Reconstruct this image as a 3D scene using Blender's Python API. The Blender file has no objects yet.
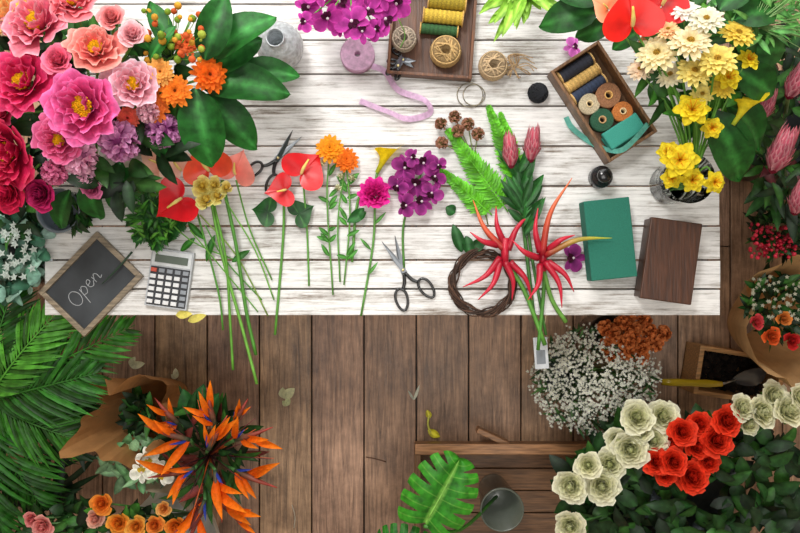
import bpy, math, random
import numpy as np
from math import sin, cos, pi, radians
from mathutils import Vector
random.seed(7); rng=np.random.default_rng(7)
S=bpy.context.scene
try:
    S.view_settings.view_transform='Standard'; S.view_settings.look='None'
except Exception: pass
H=2.824; F=777.8; T=0.75
def W(x,y,z): 
    k=(H-z)/F
    return np.array([(x-400)*k,(266.5-y)*k,z])
def P(x,y,h=0.0): return W(x,y,T+h)
def px(n,z=T): return n*(H-z)/F
def C(h):
    h=h.lstrip('#'); r=[int(h[i:i+2],16)/255 for i in (0,2,4)]
    return np.array([c/12.92 if c<=0.04045 else ((c+0.055)/1.055)**2.4 for c in r])
def U(a,b): return random.uniform(a,b)
# ---------------- materials
MATS={}
def base(name):
    m=bpy.data.materials.new(name); m.use_nodes=True; nt=m.node_tree
    for n in list(nt.nodes): nt.nodes.remove(n)
    o=nt.nodes.new('ShaderNodeOutputMaterial'); p=nt.nodes.new('ShaderNodeBsdfPrincipled')
    nt.links.new(p.outputs[0],o.inputs[0]); MATS[name]=m
    return m,nt,p,o
def attrmat(name,rough=.5,transl=0,amt=.3,scale=40,stretch=(1,1,1),metal=0,coat=0,bump=0,spec=.5,detail=4):
    m,nt,p,o=base(name); N=nt.nodes.new; L=nt.links.new
    a=N('ShaderNodeAttribute'); a.attribute_name='Col'
    tc=N('ShaderNodeTexCoord'); mp=N('ShaderNodeMapping'); mp.inputs['Scale'].default_value=stretch
    L(tc.outputs['Object'],mp.inputs[0])
    nz=N('ShaderNodeTexNoise'); nz.inputs['Scale'].default_value=scale; nz.inputs['Detail'].default_value=detail
    L(mp.outputs[0],nz.inputs['Vector'])
    mr=N('ShaderNodeMapRange'); mr.inputs['From Min'].default_value=.3; mr.inputs['From Max'].default_value=.7
    mr.inputs['To Min'].default_value=1-amt; mr.inputs['To Max'].default_value=1+amt*.6
    L(nz.outputs['Fac'],mr.inputs['Value'])
    vm=N('ShaderNodeVectorMath'); vm.operation='SCALE'; L(a.outputs['Color'],vm.inputs[0]); L(mr.outputs[0],vm.inputs['Scale'])
    L(vm.outputs[0],p.inputs['Base Color'])
    p.inputs['Roughness'].default_value=rough; p.inputs['Metallic'].default_value=metal
    p.inputs['Coat Weight'].default_value=coat; p.inputs['Coat Roughness'].default_value=.25; p.inputs['Specular IOR Level'].default_value=spec
    if bump:
        b=N('ShaderNodeBump'); b.inputs['Strength'].default_value=bump; b.inputs['Distance'].default_value=.003
        L(nz.outputs['Fac'],b.inputs['Height']); L(b.outputs[0],p.inputs['Normal'])
    if transl:
        t=N('ShaderNodeBsdfTranslucent'); L(vm.outputs[0],t.inputs['Color'])
        mx=N('ShaderNodeMixShader'); mx.inputs[0].default_value=transl
        L(p.outputs[0],mx.inputs[1]); L(t.outputs[0],mx.inputs[2]); L(mx.outputs[0],o.inputs[0])
    return m
attrmat('petal',.65,.34,.24,90,bump=.2,spec=.2)
attrmat('petal_gloss',.35,.06,.15,40,coat=.12,spec=.35)
attrmat('leaf',.46,.16,.5,45,bump=.3,spec=.3)
attrmat('stem',.5,0,.25,40)
attrmat('paint',.5,0,.08,80)
attrmat('gloss',.22,0,.05,60,coat=.3)
attrmat('metal',.32,0,.1,60,metal=1)
attrmat('fiber',.9,0,.35,300,bump=.6)
attrmat('foam',.95,0,.15,500,bump=.5)
attrmat('hammered',.2,.2,.3,90,bump=1.0,coat=.5)
attrmat('paper',.8,.15,.2,14,bump=.5)
attrmat('woodx',.45,0,.5,14,stretch=(1,12,12),bump=.3,detail=8)
attrmat('woody',.42,0,.5,14,stretch=(12,1,12),bump=.3,detail=8)
attrmat('slate',.8,0,.5,9,detail=8)
attrmat('plaster',.9,0,.06,6,bump=.2)
m,nt,p,o=base('glass'); p.inputs['Transmission Weight'].default_value=1; p.inputs['Roughness'].default_value=.03; p.inputs['Base Color'].default_value=(.93,.98,.96,1); p.inputs['IOR'].default_value=1.25
def whitewash():
    m,nt,p,o=base('whitewash'); N=nt.nodes.new; L=nt.links.new
    a=N('ShaderNodeAttribute'); a.attribute_name='Col'
    tc=N('ShaderNodeTexCoord'); mp=N('ShaderNodeMapping'); mp.inputs['Scale'].default_value=(2.2,46,10); L(tc.outputs['Object'],mp.inputs[0])
    n1=N('ShaderNodeTexNoise'); n1.inputs['Scale'].default_value=3; n1.inputs['Detail'].default_value=12; n1.inputs['Roughness'].default_value=.72; L(mp.outputs[0],n1.inputs[0])
    n1.inputs['Distortion'].default_value=.5
    mp2=N('ShaderNodeMapping'); mp2.inputs['Scale'].default_value=(3,9,4); L(tc.outputs['Object'],mp2.inputs[0])
    n2=N('ShaderNodeTexNoise'); n2.inputs['Scale'].default_value=1.8; n2.inputs['Detail'].default_value=9; n2.inputs['Roughness'].default_value=.72; L(mp2.outputs[0],n2.inputs[0])
    mu=N('ShaderNodeMath'); mu.operation='MULTIPLY'; mu.inputs[1].default_value=1.1; L(n1.outputs[0],mu.inputs[0])
    mu2=N('ShaderNodeMath'); mu2.operation='MULTIPLY_ADD'; mu2.inputs[1].default_value=.9; L(n2.outputs[0],mu2.inputs[0]); L(mu.outputs[0],mu2.inputs[2])
    r=N('ShaderNodeValToRGB'); e=r.color_ramp.elements
    e[0].position=.375; e[0].color=(.16,.12,.09,1); e[1].position=.60; e[1].color=(.86,.85,.84,1)
    x=e.new(.425); x.color=(.38,.35,.32,1); x=e.new(.465); x.color=(.56,.545,.53,1); x=e.new(.51); x.color=(.72,.71,.70,1)
    md=N('ShaderNodeMath'); md.operation='MULTIPLY'; md.inputs[1].default_value=.5; L(mu2.outputs[0],md.inputs[0]); L(md.outputs[0],r.inputs[0])
    mm=N('ShaderNodeMix'); mm.data_type='RGBA'; mm.blend_type='MULTIPLY'; mm.inputs[0].default_value=1
    L(r.outputs[0],mm.inputs[6]); L(a.outputs['Color'],mm.inputs[7]); L(mm.outputs[2],p.inputs['Base Color'])
    b=N('ShaderNodeBump'); b.inputs['Strength'].default_value=.4; b.inputs['Distance'].default_value=.002; L(n1.outputs[0],b.inputs['Height']); L(b.outputs[0],p.inputs['Normal'])
    p.inputs['Roughness'].default_value=.38
whitewash()
def floorwood():
    m,nt,p,o=base('floor_wood'); N=nt.nodes.new; L=nt.links.new
    a=N('ShaderNodeAttribute'); a.attribute_name='Col'
    tc=N('ShaderNodeTexCoord'); mp=N('ShaderNodeMapping'); mp.inputs['Scale'].default_value=(26,1.6,1); L(tc.outputs['Object'],mp.inputs[0])
    n1=N('ShaderNodeTexNoise'); n1.inputs['Scale'].default_value=3; n1.inputs['Detail'].default_value=10; n1.inputs['Roughness'].default_value=.7; n1.inputs['Distortion'].default_value=.8; L(mp.outputs[0],n1.inputs[0])
    n2=N('ShaderNodeTexNoise'); n2.inputs['Scale'].default_value=5; n2.inputs['Detail'].default_value=9; n2.inputs['Roughness'].default_value=.7; L(tc.outputs['Object'],n2.inputs[0])
    r=N('ShaderNodeValToRGB'); e=r.color_ramp.elements
    e[0].position=.3; e[0].color=(.28,.26,.25,1); e[1].position=.7; e[1].color=(1.5,1.5,1.5,1)
    L(n1.outputs[0],r.inputs[0])
    r2=N('ShaderNodeValToRGB'); e=r2.color_ramp.elements
    e[0].position=.35; e[0].color=(.55,.51,.48,1); e[1].position=.68; e[1].color=(1.6,1.62,1.65,1); L(n2.outputs[0],r2.inputs[0])
    m1=N('ShaderNodeMix'); m1.data_type='RGBA'; m1.blend_type='MULTIPLY'; m1.inputs[0].default_value=1; L(r.outputs[0],m1.inputs[6]); L(r2.outputs[0],m1.inputs[7])
    m2=N('ShaderNodeMix'); m2.data_type='RGBA'; m2.blend_type='MULTIPLY'; m2.inputs[0].default_value=1; L(m1.outputs[2],m2.inputs[6]); L(a.outputs['Color'],m2.inputs[7])
    L(m2.outputs[2],p.inputs['Base Color'])
    mr=N('ShaderNodeMapRange'); mr.inputs['To Min'].default_value=.25; mr.inputs['To Max'].default_value=.6; L(n2.outputs[0],mr.inputs[0]); L(mr.outputs[0],p.inputs['Roughness'])
    b=N('ShaderNodeBump'); b.inputs['Strength'].default_value=.6; b.inputs['Distance'].default_value=.003; L(n1.outputs[0],b.inputs['Height']); L(b.outputs[0],p.inputs['Normal'])
floorwood()
# ---------------- builder
GF={}
def gf(nv,nu,closed=False):
    k=(nv,nu,closed)
    if k not in GF:
        f=[]; w=nu if closed else nu+1
        for i in range(nv):
            for j in range(nu):
                j2=(j+1)%w if closed else j+1
                f.append((i*w+j,i*w+j2,(i+1)*w+j2,(i+1)*w+j))
        GF[k]=f
    return GF[k]
class Bld:
    def __init__(s): s.v=[];s.f=[];s.c=[];s.m=[];s.s=[];s.n=0;s.bev=0
    def add(s,V,Fc,Cc,mat,smooth=True):
        V=np.asarray(V,float).reshape(-1,3); n=len(V); Cc=np.asarray(Cc,float)
        if Cc.ndim==1: Cc=np.tile(Cc,(n,1))
        s.v.append(V); s.c.append(Cc.reshape(-1,3)); k=s.n
        s.f.extend([tuple(i+k for i in q) for q in Fc]); s.m.extend([mat]*len(Fc)); s.s.extend([smooth]*len(Fc)); s.n+=n
def mesh(name,b,origin):
    V=np.concatenate(b.v)-origin; me=bpy.data.meshes.new(name)
    me.from_pydata(V.tolist(),[],b.f)
    ms=sorted(set(b.m)); 
    for q in ms: me.materials.append(MATS[q])
    ix={q:i for i,q in enumerate(ms)}
    me.polygons.foreach_set('material_index',[ix[q] for q in b.m])
    me.polygons.foreach_set('use_smooth',b.s)
    at=me.color_attributes.new('Col','FLOAT_COLOR','POINT')
    cc=np.concatenate(b.c); cc=np.clip(np.hstack([cc,np.ones((len(cc),1))]),0,4)
    at.data.foreach_set('color',cc.astype(np.float32).ravel()); me.update()
    ob=bpy.data.objects.new(name,me); S.collection.objects.link(ob)
    if b.bev:
        md=ob.modifiers.new('bevel','BEVEL'); md.width=b.bev; md.segments=2; md.limit_method='ANGLE'; md.angle_limit=radians(50)
    return ob
def make(name,parts):
    parts={k:v for k,v in parts.items() if v.n}
    allv=np.concatenate([np.concatenate(b.v) for b in parts.values()])
    o=(allv.max(0)+allv.min(0))/2; o[2]=allv[:,2].min()
    if len(parts)==1:
        ob=mesh(name,list(parts.values())[0],o); ob.location=o; return ob
    e=bpy.data.objects.new(name,None); e.empty_display_size=.05; S.collection.objects.link(e); e.location=o
    for k,b in parts.items():
        c=mesh(k,b,o); c.parent=e
    return e
class G(dict):
    def __missing__(s,k): s[k]=Bld(); return s[k]
def frame(axis,spin=0):
    z=np.asarray(axis,float); z=z/np.linalg.norm(z)
    a=np.array([1,0,0]) if abs(z[0])<.9 else np.array([0,1,0])
    x=a-z*np.dot(a,z); x/=np.linalg.norm(x); y=np.cross(z,x)
    c,s_=cos(spin),sin(spin)
    return np.stack([x*c+y*s_, -x*s_+y*c, z],1)
def rz(a): return np.array([[cos(a),-sin(a),0],[sin(a),cos(a),0],[0,0,1.]])
def petal(b,o,R,az,L,Wd,a0,a1,c0,c1,p=1.2,q=.6,cup=.2,ruf=0,r0=0,mat='petal',nu=4,nv=5,vein=None,wb=.12,edge=None):
    s=np.linspace(0,1,nv+1); t=1-(1-s)**1.6 if q<.8 else s
    dt=np.diff(t,prepend=0); ang=a0+(a1-a0)*t
    rad=r0+np.cumsum(np.cos(ang)*dt)*L; z=np.cumsum(np.sin(ang)*dt)*L
    w=Wd/2*np.maximum(np.abs(np.sin(pi*t**p))**q, wb*(1-t))
    u=np.linspace(-1,1,nu+1); ph=U(0,6)
    y=u[None,:]*w[:,None]
    off=cup*(y**2)/(Wd/2+1e-9)
    if ruf: off=off+ruf*L*(t[:,None]**1.5)*np.sin(u[None,:]*4+ph+t[:,None]*3)*np.abs(u[None,:])**.5
    x=rad[:,None]-np.sin(ang)[:,None]*off; zz=z[:,None]+np.cos(ang)[:,None]*off
    V=np.stack([x,y,zz],-1).reshape(-1,3)
    V=V@rz(az).T@R.T+o
    tt=t[:,None,None]; c=c0*(1-tt)+c1*tt+0*u[None,:,None]
    if edge is not None: c=c*(1-np.abs(u)[None,:,None]**2)+edge*np.abs(u)[None,:,None]**2
    if vein is not None: c[:,nu//2,:]=vein
    c=c*U(.88,1.1)
    b.add(V,gf(nv,nu),c.reshape(-1,3),mat)
def leafto(b,A,Bp,Wd,c0,c1=None,arch=.35,cup=.35,p=.85,q=.8,roll=0,mat='leaf',vein=True,nu=4,nv=8,ruf=0):
    A=np.asarray(A,float);Bp=np.asarray(Bp,float); d=Bp-A; L=np.linalg.norm(d); x=d/L
    up=np.array([0,0,1.])
    if abs(x[2])>.95: up=np.array([0,1.,0])
    z=up-x*np.dot(up,x); z/=np.linalg.norm(z); y=np.cross(z,x)
    R=np.stack([x,y*cos(roll)+z*sin(roll),z*cos(roll)-y*sin(roll)],1)
    c1=c0*1.2 if c1 is None else c1
    petal(b,A,R,0,L*1.03,Wd,arch,-arch,c0,c1,p,q,cup,ruf,0,mat,nu,nv,vein=(c1*1.6+.01 if vein else None))
def cpetal(b,o,R,az,rt,h,flare,dphi,c0,c1,ruf=0,nu=5,nv=5,mat='petal',drop=.25,rim=None):
    t=np.linspace(0,1,nv+1)[:,None]; u=np.linspace(-1,1,nu+1)[None,:]
    tt=t*(1-drop*u**2); ph=U(0,6)
    r=rt*(.25+.75*np.sin(pi/2*np.abs(tt)**.8))+flare*tt**2.2+.07*rt*u
    z=h*tt-.55*max(flare,0)*tt**4
    if ruf:
        r=r+ruf*tt**2*np.sin(u*5+ph); z=z+ruf*tt**2*np.cos(u*6+ph*2)
    a=az+dphi*u*(.55+.45*np.sin(pi*.7*t))
    V=np.stack([r*np.cos(a),r*np.sin(a),z],-1).reshape(-1,3)@R.T+o
    k=(t**1.3)[:,:,None]; c=c0*(1-k)+c1*k+0*u[:,:,None]
    if rim is not None: c[-1]=rim
    b.add(V,gf(nv,nu),(c*U(.88,1.1)).reshape(-1,3),mat)
def tube(b,pts,r,col,mat='stem',seg=6,sub=4,closed=False,col2=None):
    pts=np.asarray(pts,float)
    if closed: pts=np.vstack([pts,pts[:1]])
    if sub>1 and len(pts)>2:
        if closed: q=np.vstack([pts[-2],pts,pts[1]])
        else: q=np.vstack([2*pts[0]-pts[1],pts,2*pts[-1]-pts[-2]])
        out=[]
        for i in range(1,len(q)-2):
            for k in range(sub):
                t=k/sub; p0,p1,p2,p3=q[i-1:i+3]
                out.append(.5*((2*p1)+(-p0+p2)*t+(2*p0-5*p1+4*p2-p3)*t*t+(-p0+3*p1-3*p2+p3)*t**3))
        out.append(q[-2]); pts=np.array(out)
    n=len(pts); rr=np.interp(np.linspace(0,1,n),np.linspace(0,1,len(r)),r) if hasattr(r,'__len__') else np.full(n,r)
    tg=np.gradient(pts,axis=0); tg/=np.linalg.norm(tg,axis=1)[:,None]+1e-12
    x=frame(tg[0])[:,0]; V=[]; a=np.arange(seg)*2*pi/seg
    for i in range(n):
        x=x-tg[i]*np.dot(x,tg[i]); x/=np.linalg.norm(x)+1e-12; y=np.cross(tg[i],x)
        V.append(pts[i]+rr[i]*(np.cos(a)[:,None]*x+np.sin(a)[:,None]*y))
    f=list(gf(n-1,seg,True))
    f=f+[tuple(range(seg-1,-1,-1)),tuple((n-1)*seg+i for i in range(seg))]
    if col2 is not None:
        t=np.linspace(0,1,n)[:,None]; cc=np.repeat(col*(1-t)+col2*t,seg,0)
    else: cc=col
    b.add(np.concatenate(V),f,cc,mat)
def lathe(b,o,prof,col,mat,seg=24,R=None,cols=None,smooth=True):
    R=np.eye(3) if R is None else R; a=np.arange(seg)*2*pi/seg; V=[];c=[]
    for i,(r,z) in enumerate(prof):
        V.append(np.stack([r*np.cos(a),r*np.sin(a),np.full(seg,z)],1)); c.append(np.tile(cols[i] if cols else col,(seg,1)))
    b.add(np.concatenate(V)@R.T+o,gf(len(prof)-1,seg,True),np.concatenate(c),mat,smooth)
def sph(b,o,r,col,mat='petal',R=None,nu=8,nv=5):
    r=np.array([r,r,r]) if not hasattr(r,'__len__') else np.array(r)
    R=np.eye(3) if R is None else R
    a=np.arange(nu)*2*pi/nu; V=[]
    for i in range(nv+1):
        t=pi*i/nv; V.append(np.stack([np.sin(t)*np.cos(a)*r[0],np.sin(t)*np.sin(a)*r[1],np.full(nu,np.cos(t)*r[2])],1))
    b.add(np.concatenate(V)@R.T+o,gf(nv,nu,True),col,mat)
def box(b,c,s,rot=0,col=None,mat='paint',R=None):
    R=rz(rot) if R is None else R; s=np.array(s)/2
    V=np.array([[x,y,z] for z in(-1,1) for y in(-1,1) for x in(-1,1)])*s
    f=[(0,2,3,1),(4,5,7,6),(0,1,5,4),(2,6,7,3),(0,4,6,2),(1,3,7,5)]
    b.add(V@R.T+np.asarray(c),f,col,mat,False)
def ribbon(b,pts,w,col,mat='petal',tw=None,sub=6):
    pts=np.array(pts,float); q=np.vstack([2*pts[0]-pts[1],pts,2*pts[-1]-pts[-2]]);out=[]
    for i in range(1,len(q)-2):
        for k in range(sub):
            t=k/sub;p0,p1,p2,p3=q[i-1:i+3]; out.append(.5*((2*p1)+(-p0+p2)*t+(2*p0-5*p1+4*p2-p3)*t*t+(-p0+3*p1-3*p2+p3)*t**3))
    out.append(q[-2]); p_=np.array(out); tg=np.gradient(p_,axis=0); tg/=np.linalg.norm(tg,axis=1)[:,None]
    n=len(p_); V=[]
    for i in range(n):
        s_=np.cross([0,0,1],tg[i]); s_/=np.linalg.norm(s_)+1e-9
        a=(tw or 0)*sin(i/n*pi*3); d=s_*cos(a)+np.array([0,0,1])*sin(a)
        for u in (-1,0,1): V.append(p_[i]+d*w/2*u+np.array([0,0,abs(sin(a))*w/2]))
    b.add(V,gf(n-1,2),col,mat)
# ---------------- flowers
def rose(b,o,axis,R_,ci,co,n=32,open_=1.0,ruf=.045):
    R=frame(axis,U(0,6)); 
    sph(b,o+R[:,2]*R_*.55,[R_*.18,R_*.18,R_*.38],ci*.8+co*.2,'petal',R)
    for i in range(n):
        f=i/(n-1); k=f**1.2
        cpetal(b,o,R,i*2.4+U(-.15,.15),R_*(.10+.50*k)*U(.95,1.05),R_*(1.02-.40*f)*U(.95,1.05),R_*(-.03+.42*f**1.5)*open_,1.3-.6*f,ci*.6+co*.25,(ci*.8+co*.2)*(1-f)+co*f,ruf*R_,drop=.14,rim=(ci*.35+co*.65)*(1-f)+np.minimum(co*1.15,1)*f)
    for k in range(5): petal(b,o,R,k*1.256,R_*.7,R_*.25,-.2,.3,C('#3c6a26'),C('#4c7a30'),q=1,mat='leaf')
def peony(b,o,axis,R_,ci,co,n=24,centre=True):
    R=frame(axis,U(0,6))
    for i in range(n):
        f=.28+.72*i/(n-1); sc=U(.86,1.08)
        cpetal(b,o,R,i*2.4+U(-.2,.2),R_*.70*f*sc,R_*(.98-.5*f)*U(.85,1.12),R_*.34*f**1.6*sc,.68*U(.8,1.15),ci*.85,co*(.6+.4*f)+ci*.4*(1-f),.07*R_,nu=8,nv=7,drop=.12,rim=np.minimum(co*1.25+.06,1))
    if centre:
        for i in range(80):
            r=R_*.25*math.sqrt(i/80); a=i*2.4
            c=C('#f8c41c')*U(.75,1.15)
            q=np.array([r*cos(a),r*sin(a),R_*(.45-.5*(r/R_)**1.2)]); q0=q*np.array([.5,.5,.2])
            tube(b,[q0@R.T+o,q@R.T+o],R_*.018,c,'petal',3,1)
            sph(b,q@R.T+o,R_*.036,c,'petal',None,5,3)
        sph(b,o+R[:,2]*R_*.25,R_*.1,C('#b8a030'),'petal')
def ballf(b,o,axis,R_,c0,c1,n=90,pl=.5,pw=.32,lo=-.3,q=.6,var=.15):
    for i in range(n):
        z=1-(1-lo)*(i+.5)/n; a=i*2.39996; s=math.sqrt(max(0,1-z*z))
        d=frame(axis)@np.array([s*cos(a),s*sin(a),z]); k=U(1-var,1+var)
        petal(b,o+d*R_*.5,frame(d,U(0,6)),0,R_*pl,R_*pw,1.2,.5,c0*k,c1*k,q=q,cup=.4,nu=2,nv=3)
    sph(b,o,R_*.6,c0*.6)
def gerbera(b,o,axis,R_,c0,c1,cc,n=18,w=.24,layers=3):
    R=frame(axis,U(0,6))
    for l in range(layers):
        for i in range(n):
            petal(b,o+R[:,2]*R_*.04*l,R,(i+l*.37)*2*pi/n+U(-.08,.08),R_*(1-.2*l)*U(.88,1.06),R_*w,.15+.22*l+U(-.08,.12),-.1+.15*l+U(-.15,.1),c0,c1,p=1.5,q=.6,cup=.3,nu=2,nv=4)
    for i in range(50):
        r=R_*.24*math.sqrt(i/50);a=i*2.4
        sph(b,o+R@np.array([r*cos(a),r*sin(a),R_*(.2-.25*r/R_)]),R_*.035,cc*U(.7,1.2),'petal',None,5,3)
def heart_out(n):
    t=np.linspace(0,2*pi,n,endpoint=False)
    X=16*np.sin(t)**3; Y=13*np.cos(t)-5*np.cos(2*t)-2*np.cos(3*t)-np.cos(4*t)
    return t,-(Y-3)/16.,X/15.
def heart(b,o,R,R_,c0,c1,mat='petal_gloss',cup=.12,wid=1,rings=6,n=40,vein=None,droop=.1):
    t,x,y=heart_out(n); y=y*wid; V=[np.zeros(3)];c=[c0]
    for k in range(1,rings+1):
        rho=k/rings
        xx=x*rho*R_; yy=y*rho*R_
        zz=R_*(cup*(yy/R_)**2*1.4-droop*np.maximum(xx/R_,0)**2+.02*np.sin(t*6+R_*900)*rho)
        V+=list(np.stack([xx,yy,zz],1))
        for i in range(n):
            kk=c0*(1-rho)+c1*rho
            if vein is not None and i%vein[1]==0: kk=vein[0]
            c.append(kk)
    f=[(0,1+i,1+(i+1)%n) for i in range(n)]
    for k in range(rings-1):
        for i in range(n):
            a=1+k*n+i; d=1+k*n+(i+1)%n; f.append((a,a+n,d+n,d))
    b.add(np.array(V)@R.T+o,f,np.array(c),mat)
def monstera(b,o,R,L,c0,c1,vein):
    N=6; M=np.array; K=16
    mid=lambda t:M([L*(-.35+1.35*t),0,L*(.06*sin(pi*t)-.12*t*t)])
    for s in (1,-1):
        rows=[];cols=[]; n=N*K
        for i in range(n+1):
            t=i/n; ph=(i%K)/K; k=min(ph,1-ph)
            wmax=L*.72*(sin(pi*min(1,(t*.86+.14)))**.55)*(1-.2*t)
            cut=1.0; lob=i//K
            if k<.16 and K/2<i<n-K/2: cut=(.38 if (lob+int(ph>.5))%2 else .5)+.48*(k/.16)**1.5
            else: cut=.95+.05*sin(pi*ph)
            base_=mid(t)
            for j in range(9):
                u=j/8; uu=min(u,cut)
                rows.append(base_+M([uu*wmax*(.45*t+.12-.6*(1-t)**2.0)*1.0,s*uu*wmax,L*(.07*sin(pi*uu)-.10*uu**3)+.02*L*sin(ph*pi)*uu]))
                cc=(c0*(1-u)+c1*u)*(1+.12*sin(ph*pi))
                if j==0: cc=vein
                elif (i%K)==K//2: cc=cc*.55+vein*.4
                cols.append(cc)
        b.add(np.array(rows)@R.T+o,gf(n,8),np.array(cols),'leaf')
    tube(b,[(mid(t)+M([0,0,.002]))@R.T+o for t in np.linspace(0.1,1,8)],[.0028,.0008],vein,'stem',6,2)
def anth(b,o,head,R_,c0,c1,tilt=0,spad='#f0d060'):
    R=rz(head)@np.array([[cos(tilt),0,-sin(tilt)],[0,1,0],[sin(tilt),0,cos(tilt)]])
    heart(b,o,R,R_,c0,c1,n=48)
    A=o+R@np.array([-.12*R_,0,.02*R_]); 
    tube(b,[A,o+R@np.array([.1*R_,.05*R_,.3*R_]),o+R@np.array([.5*R_,.1*R_,.5*R_])],[R_*.07,R_*.08,R_*.035],C('#f7e9a0'),'petal_gloss',7,4,col2=C(spad))
def calla(b,o,head,R_,col,elev=.2):
    d=np.array([cos(head)*cos(elev),sin(head)*cos(elev),sin(elev)]); Rm=frame(d,0)
    nv,nu=9,14; V=[]
    for i in range(nv+1):
        t=i/nv
        for j in range(nu+1):
            u=j/nu*2-1; a=u*pi*1.05
            r=R_*(.12+.1*t+.5*t**3); z=R_*2.2*t*(1-.45*abs(u)*t) 
            V.append([r*cos(a)*(1+.15*abs(u)),r*sin(a),z+ (R_*.35*t**4 if abs(u)<.2 else 0)])
    V=np.array(V)@Rm.T+o
    tt=np.repeat(np.linspace(0,1,nv+1),nu+1)[:,None]; c=C('#9ab030')*(1-tt)**2+col*(1-(1-tt)**2)
    b.add(V,gf(nv,nu),c,'petal'); tube(b,[o,o+d*R_*1.4],[R_*.1,R_*.05],C('#f0a010'),'petal',6,1)
def orchid(b,o,axis,R_,c0,c1,lip):
    R=frame(axis,U(0,6))
    for a in (pi/2,pi/2+2.2,pi/2-2.2): petal(b,o,R,a,R_,R_*.55,.15,-.2,c0,c1,p=1.1,q=.6,cup=.15,ruf=.03,edge=c1*1.35)
    for a in (.25,pi-.25): petal(b,o+R[:,2]*R_*.05,R,a,R_*1.05,R_*.95,.25,-.15,c0,c1,p=1.3,q=.5,cup=.12,ruf=.06,nu=6,nv=6,edge=c1*1.4)
    for a,w in ((-pi/2,.4),(-pi/2+.7,.3),(-pi/2-.7,.3)): petal(b,o+R[:,2]*R_*.08,R,a,R_*.5,R_*w,.9,-.4,lip,lip*.7,q=.6,cup=.5,nu=4,nv=4)
    sph(b,o+R[:,2]*R_*.15,R_*.1,C('#f0e0e8'))
def protea(b,o,axis,R_,c0,c1,n=64,L=2.0,edge='#f0b0b8'):
    R=frame(axis,U(0,6))
    for i in range(n):
        f=i/(n-1); k=U(.7,1.2); e=C(edge)*U(.7,1)
        petal(b,o+R[:,2]*R_*(.2-.2*f),R,i*2.4,R_*L*(1.05-.6*f)*U(.92,1.06),R_*(.34+.08*f),.95,1.85-.75*f**2,c0*k,c1*k*(1-.15*f),p=.9,q=.85,cup=.35,r0=R_*(.05+.08*f),nu=2,nv=6,edge=e)
    sph(b,o+R[:,2]*R_*.7,[R_*.35,R_*.35,R_*.8],c0*.7,'petal',R)
    for i in range(24):
        a=i*2.4; r=R_*.25*math.sqrt(i/24)
        tube(b,[o+R@np.array([r*cos(a)*.5,r*sin(a)*.5,R_*.9]),o+R@np.array([r*cos(a),r*sin(a),R_*L*.82])],R_*.025,C('#f4d0d0'),'petal',3,1)
def mini(b,o,axis,r,col,n=5,mat='petal',cc=None):
    R=frame(axis,U(0,6)); V=[o+R[:,2]*r*.1]
    for i in range(2*n):
        a=i*pi/n; q=r*(1 if i%2 else .45); V.append(o+R@np.array([q*cos(a),q*sin(a),r*.25 if i%2 else 0]))
    b.add(V,[(0,1+i,1+(i+1)%(2*n)) for i in range(2*n)],np.vstack([[cc if cc is not None else col*.7],np.tile(col,(2*n,1))]),mat)
def frond(b,A,Bp,n,Lm,Wl,col,arch=.15,ang=.9,droop=.4,rach=.0035,mat='leaf',p=.8,tipmin=.25,prof=None,var=(.7,1.25)):
    A=np.array(A);Bp=np.array(Bp); d=Bp-A; L=np.linalg.norm(d); up=np.array([0,0,1.])
    pt=lambda t:A+d*t+up*arch*L*4*t*(1-t)*.5
    tube(b,[pt(t) for t in np.linspace(0,1,8)],[rach,rach*.3],col*1.5,'stem',5,2)
    for i in range(n):
        t=.08+.9*i/n; q=pt(t); tg=pt(min(1,t+.02))-pt(t-.02); tg/=np.linalg.norm(tg); sd=np.cross(up,tg); sd/=np.linalg.norm(sd)
        l=Lm*(prof(t) if prof else max(tipmin,sin(pi*(.15+.8*t))))
        for sg in (1,-1):
            a=ang*(1-.35*t)*U(.92,1.08); dr=tg*cos(a)+sd*sg*sin(a)-up*droop*U(.1,1)*.7
            dr/=np.linalg.norm(dr); c=col*U(*var)
            leafto(b,q,q+dr*l*U(.9,1.08),Wl,c,c*1.4,arch=.25,cup=.6,p=p,q=.9,vein=False,nu=2,nv=4,roll=U(-.3,.3))
def foliage(b,cx,cy,rx,ry,z0,z1,n,L,Wl,cols,out=.6,el=(0,.7),p=.8,q=.8,mat='leaf',nv=5):
    for i in range(n):
        a=U(0,2*pi); r=math.sqrt(U(0,1)); z=z0+(z1-z0)*U(0,1)
        o=W(cx+rx*r*cos(a),cy+ry*r*sin(a),z); h=(-a)*1+U(-1.2,1.2)*(1/out if out else 1)
        e=U(*el); l=px(L,z)*U(.7,1.25); c=random.choice(cols)*U(.5,1.35)
        leafto(b,o,o+np.array([cos(h)*cos(e),sin(h)*cos(e),sin(e)])*l,px(Wl,z)*U(.8,1.2),c,c*1.3,arch=U(.1,.6),cup=.3,p=p,q=q,roll=U(-.7,.7),nv=nv,nu=2)
def outax(o,c,k=1.0): 
    d=np.array(o)-np.array(c); return np.array([d[0]*k,d[1]*k,.35+abs(d[2])*.3])+np.array([U(-.06,.06),U(-.06,.06),0])
def vase(b,o,r,h,col,mat='gloss',neck=.7):
    lathe(b,o,[(0.001,0),(r*.7,0),(r*.85,h*.1),(r,h*.4),(r*.9,h*.75),(r*neck,h*.92),(r*neck*1.08,h),(r*neck*.98,h),(r*neck*.9,h*.9),(r*.8,h*.5),(0.001,h*.45)],col,mat,28)
def bucket(b,o,r,h,col,mat='metal'):
    lathe(b,o,[(.001,.0),(r*.75,0),(r*.76,h*.05),(r*.97,h*.95),(r*1.03,h*.95),(r*1.03,h),(r*.96,h),(r*.74,h*.2),(.001,h*.2)],col,mat,32)
GR=[C('#285a1a'),C('#37701f'),C('#1b4414'),C('#4c802a')]
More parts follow.
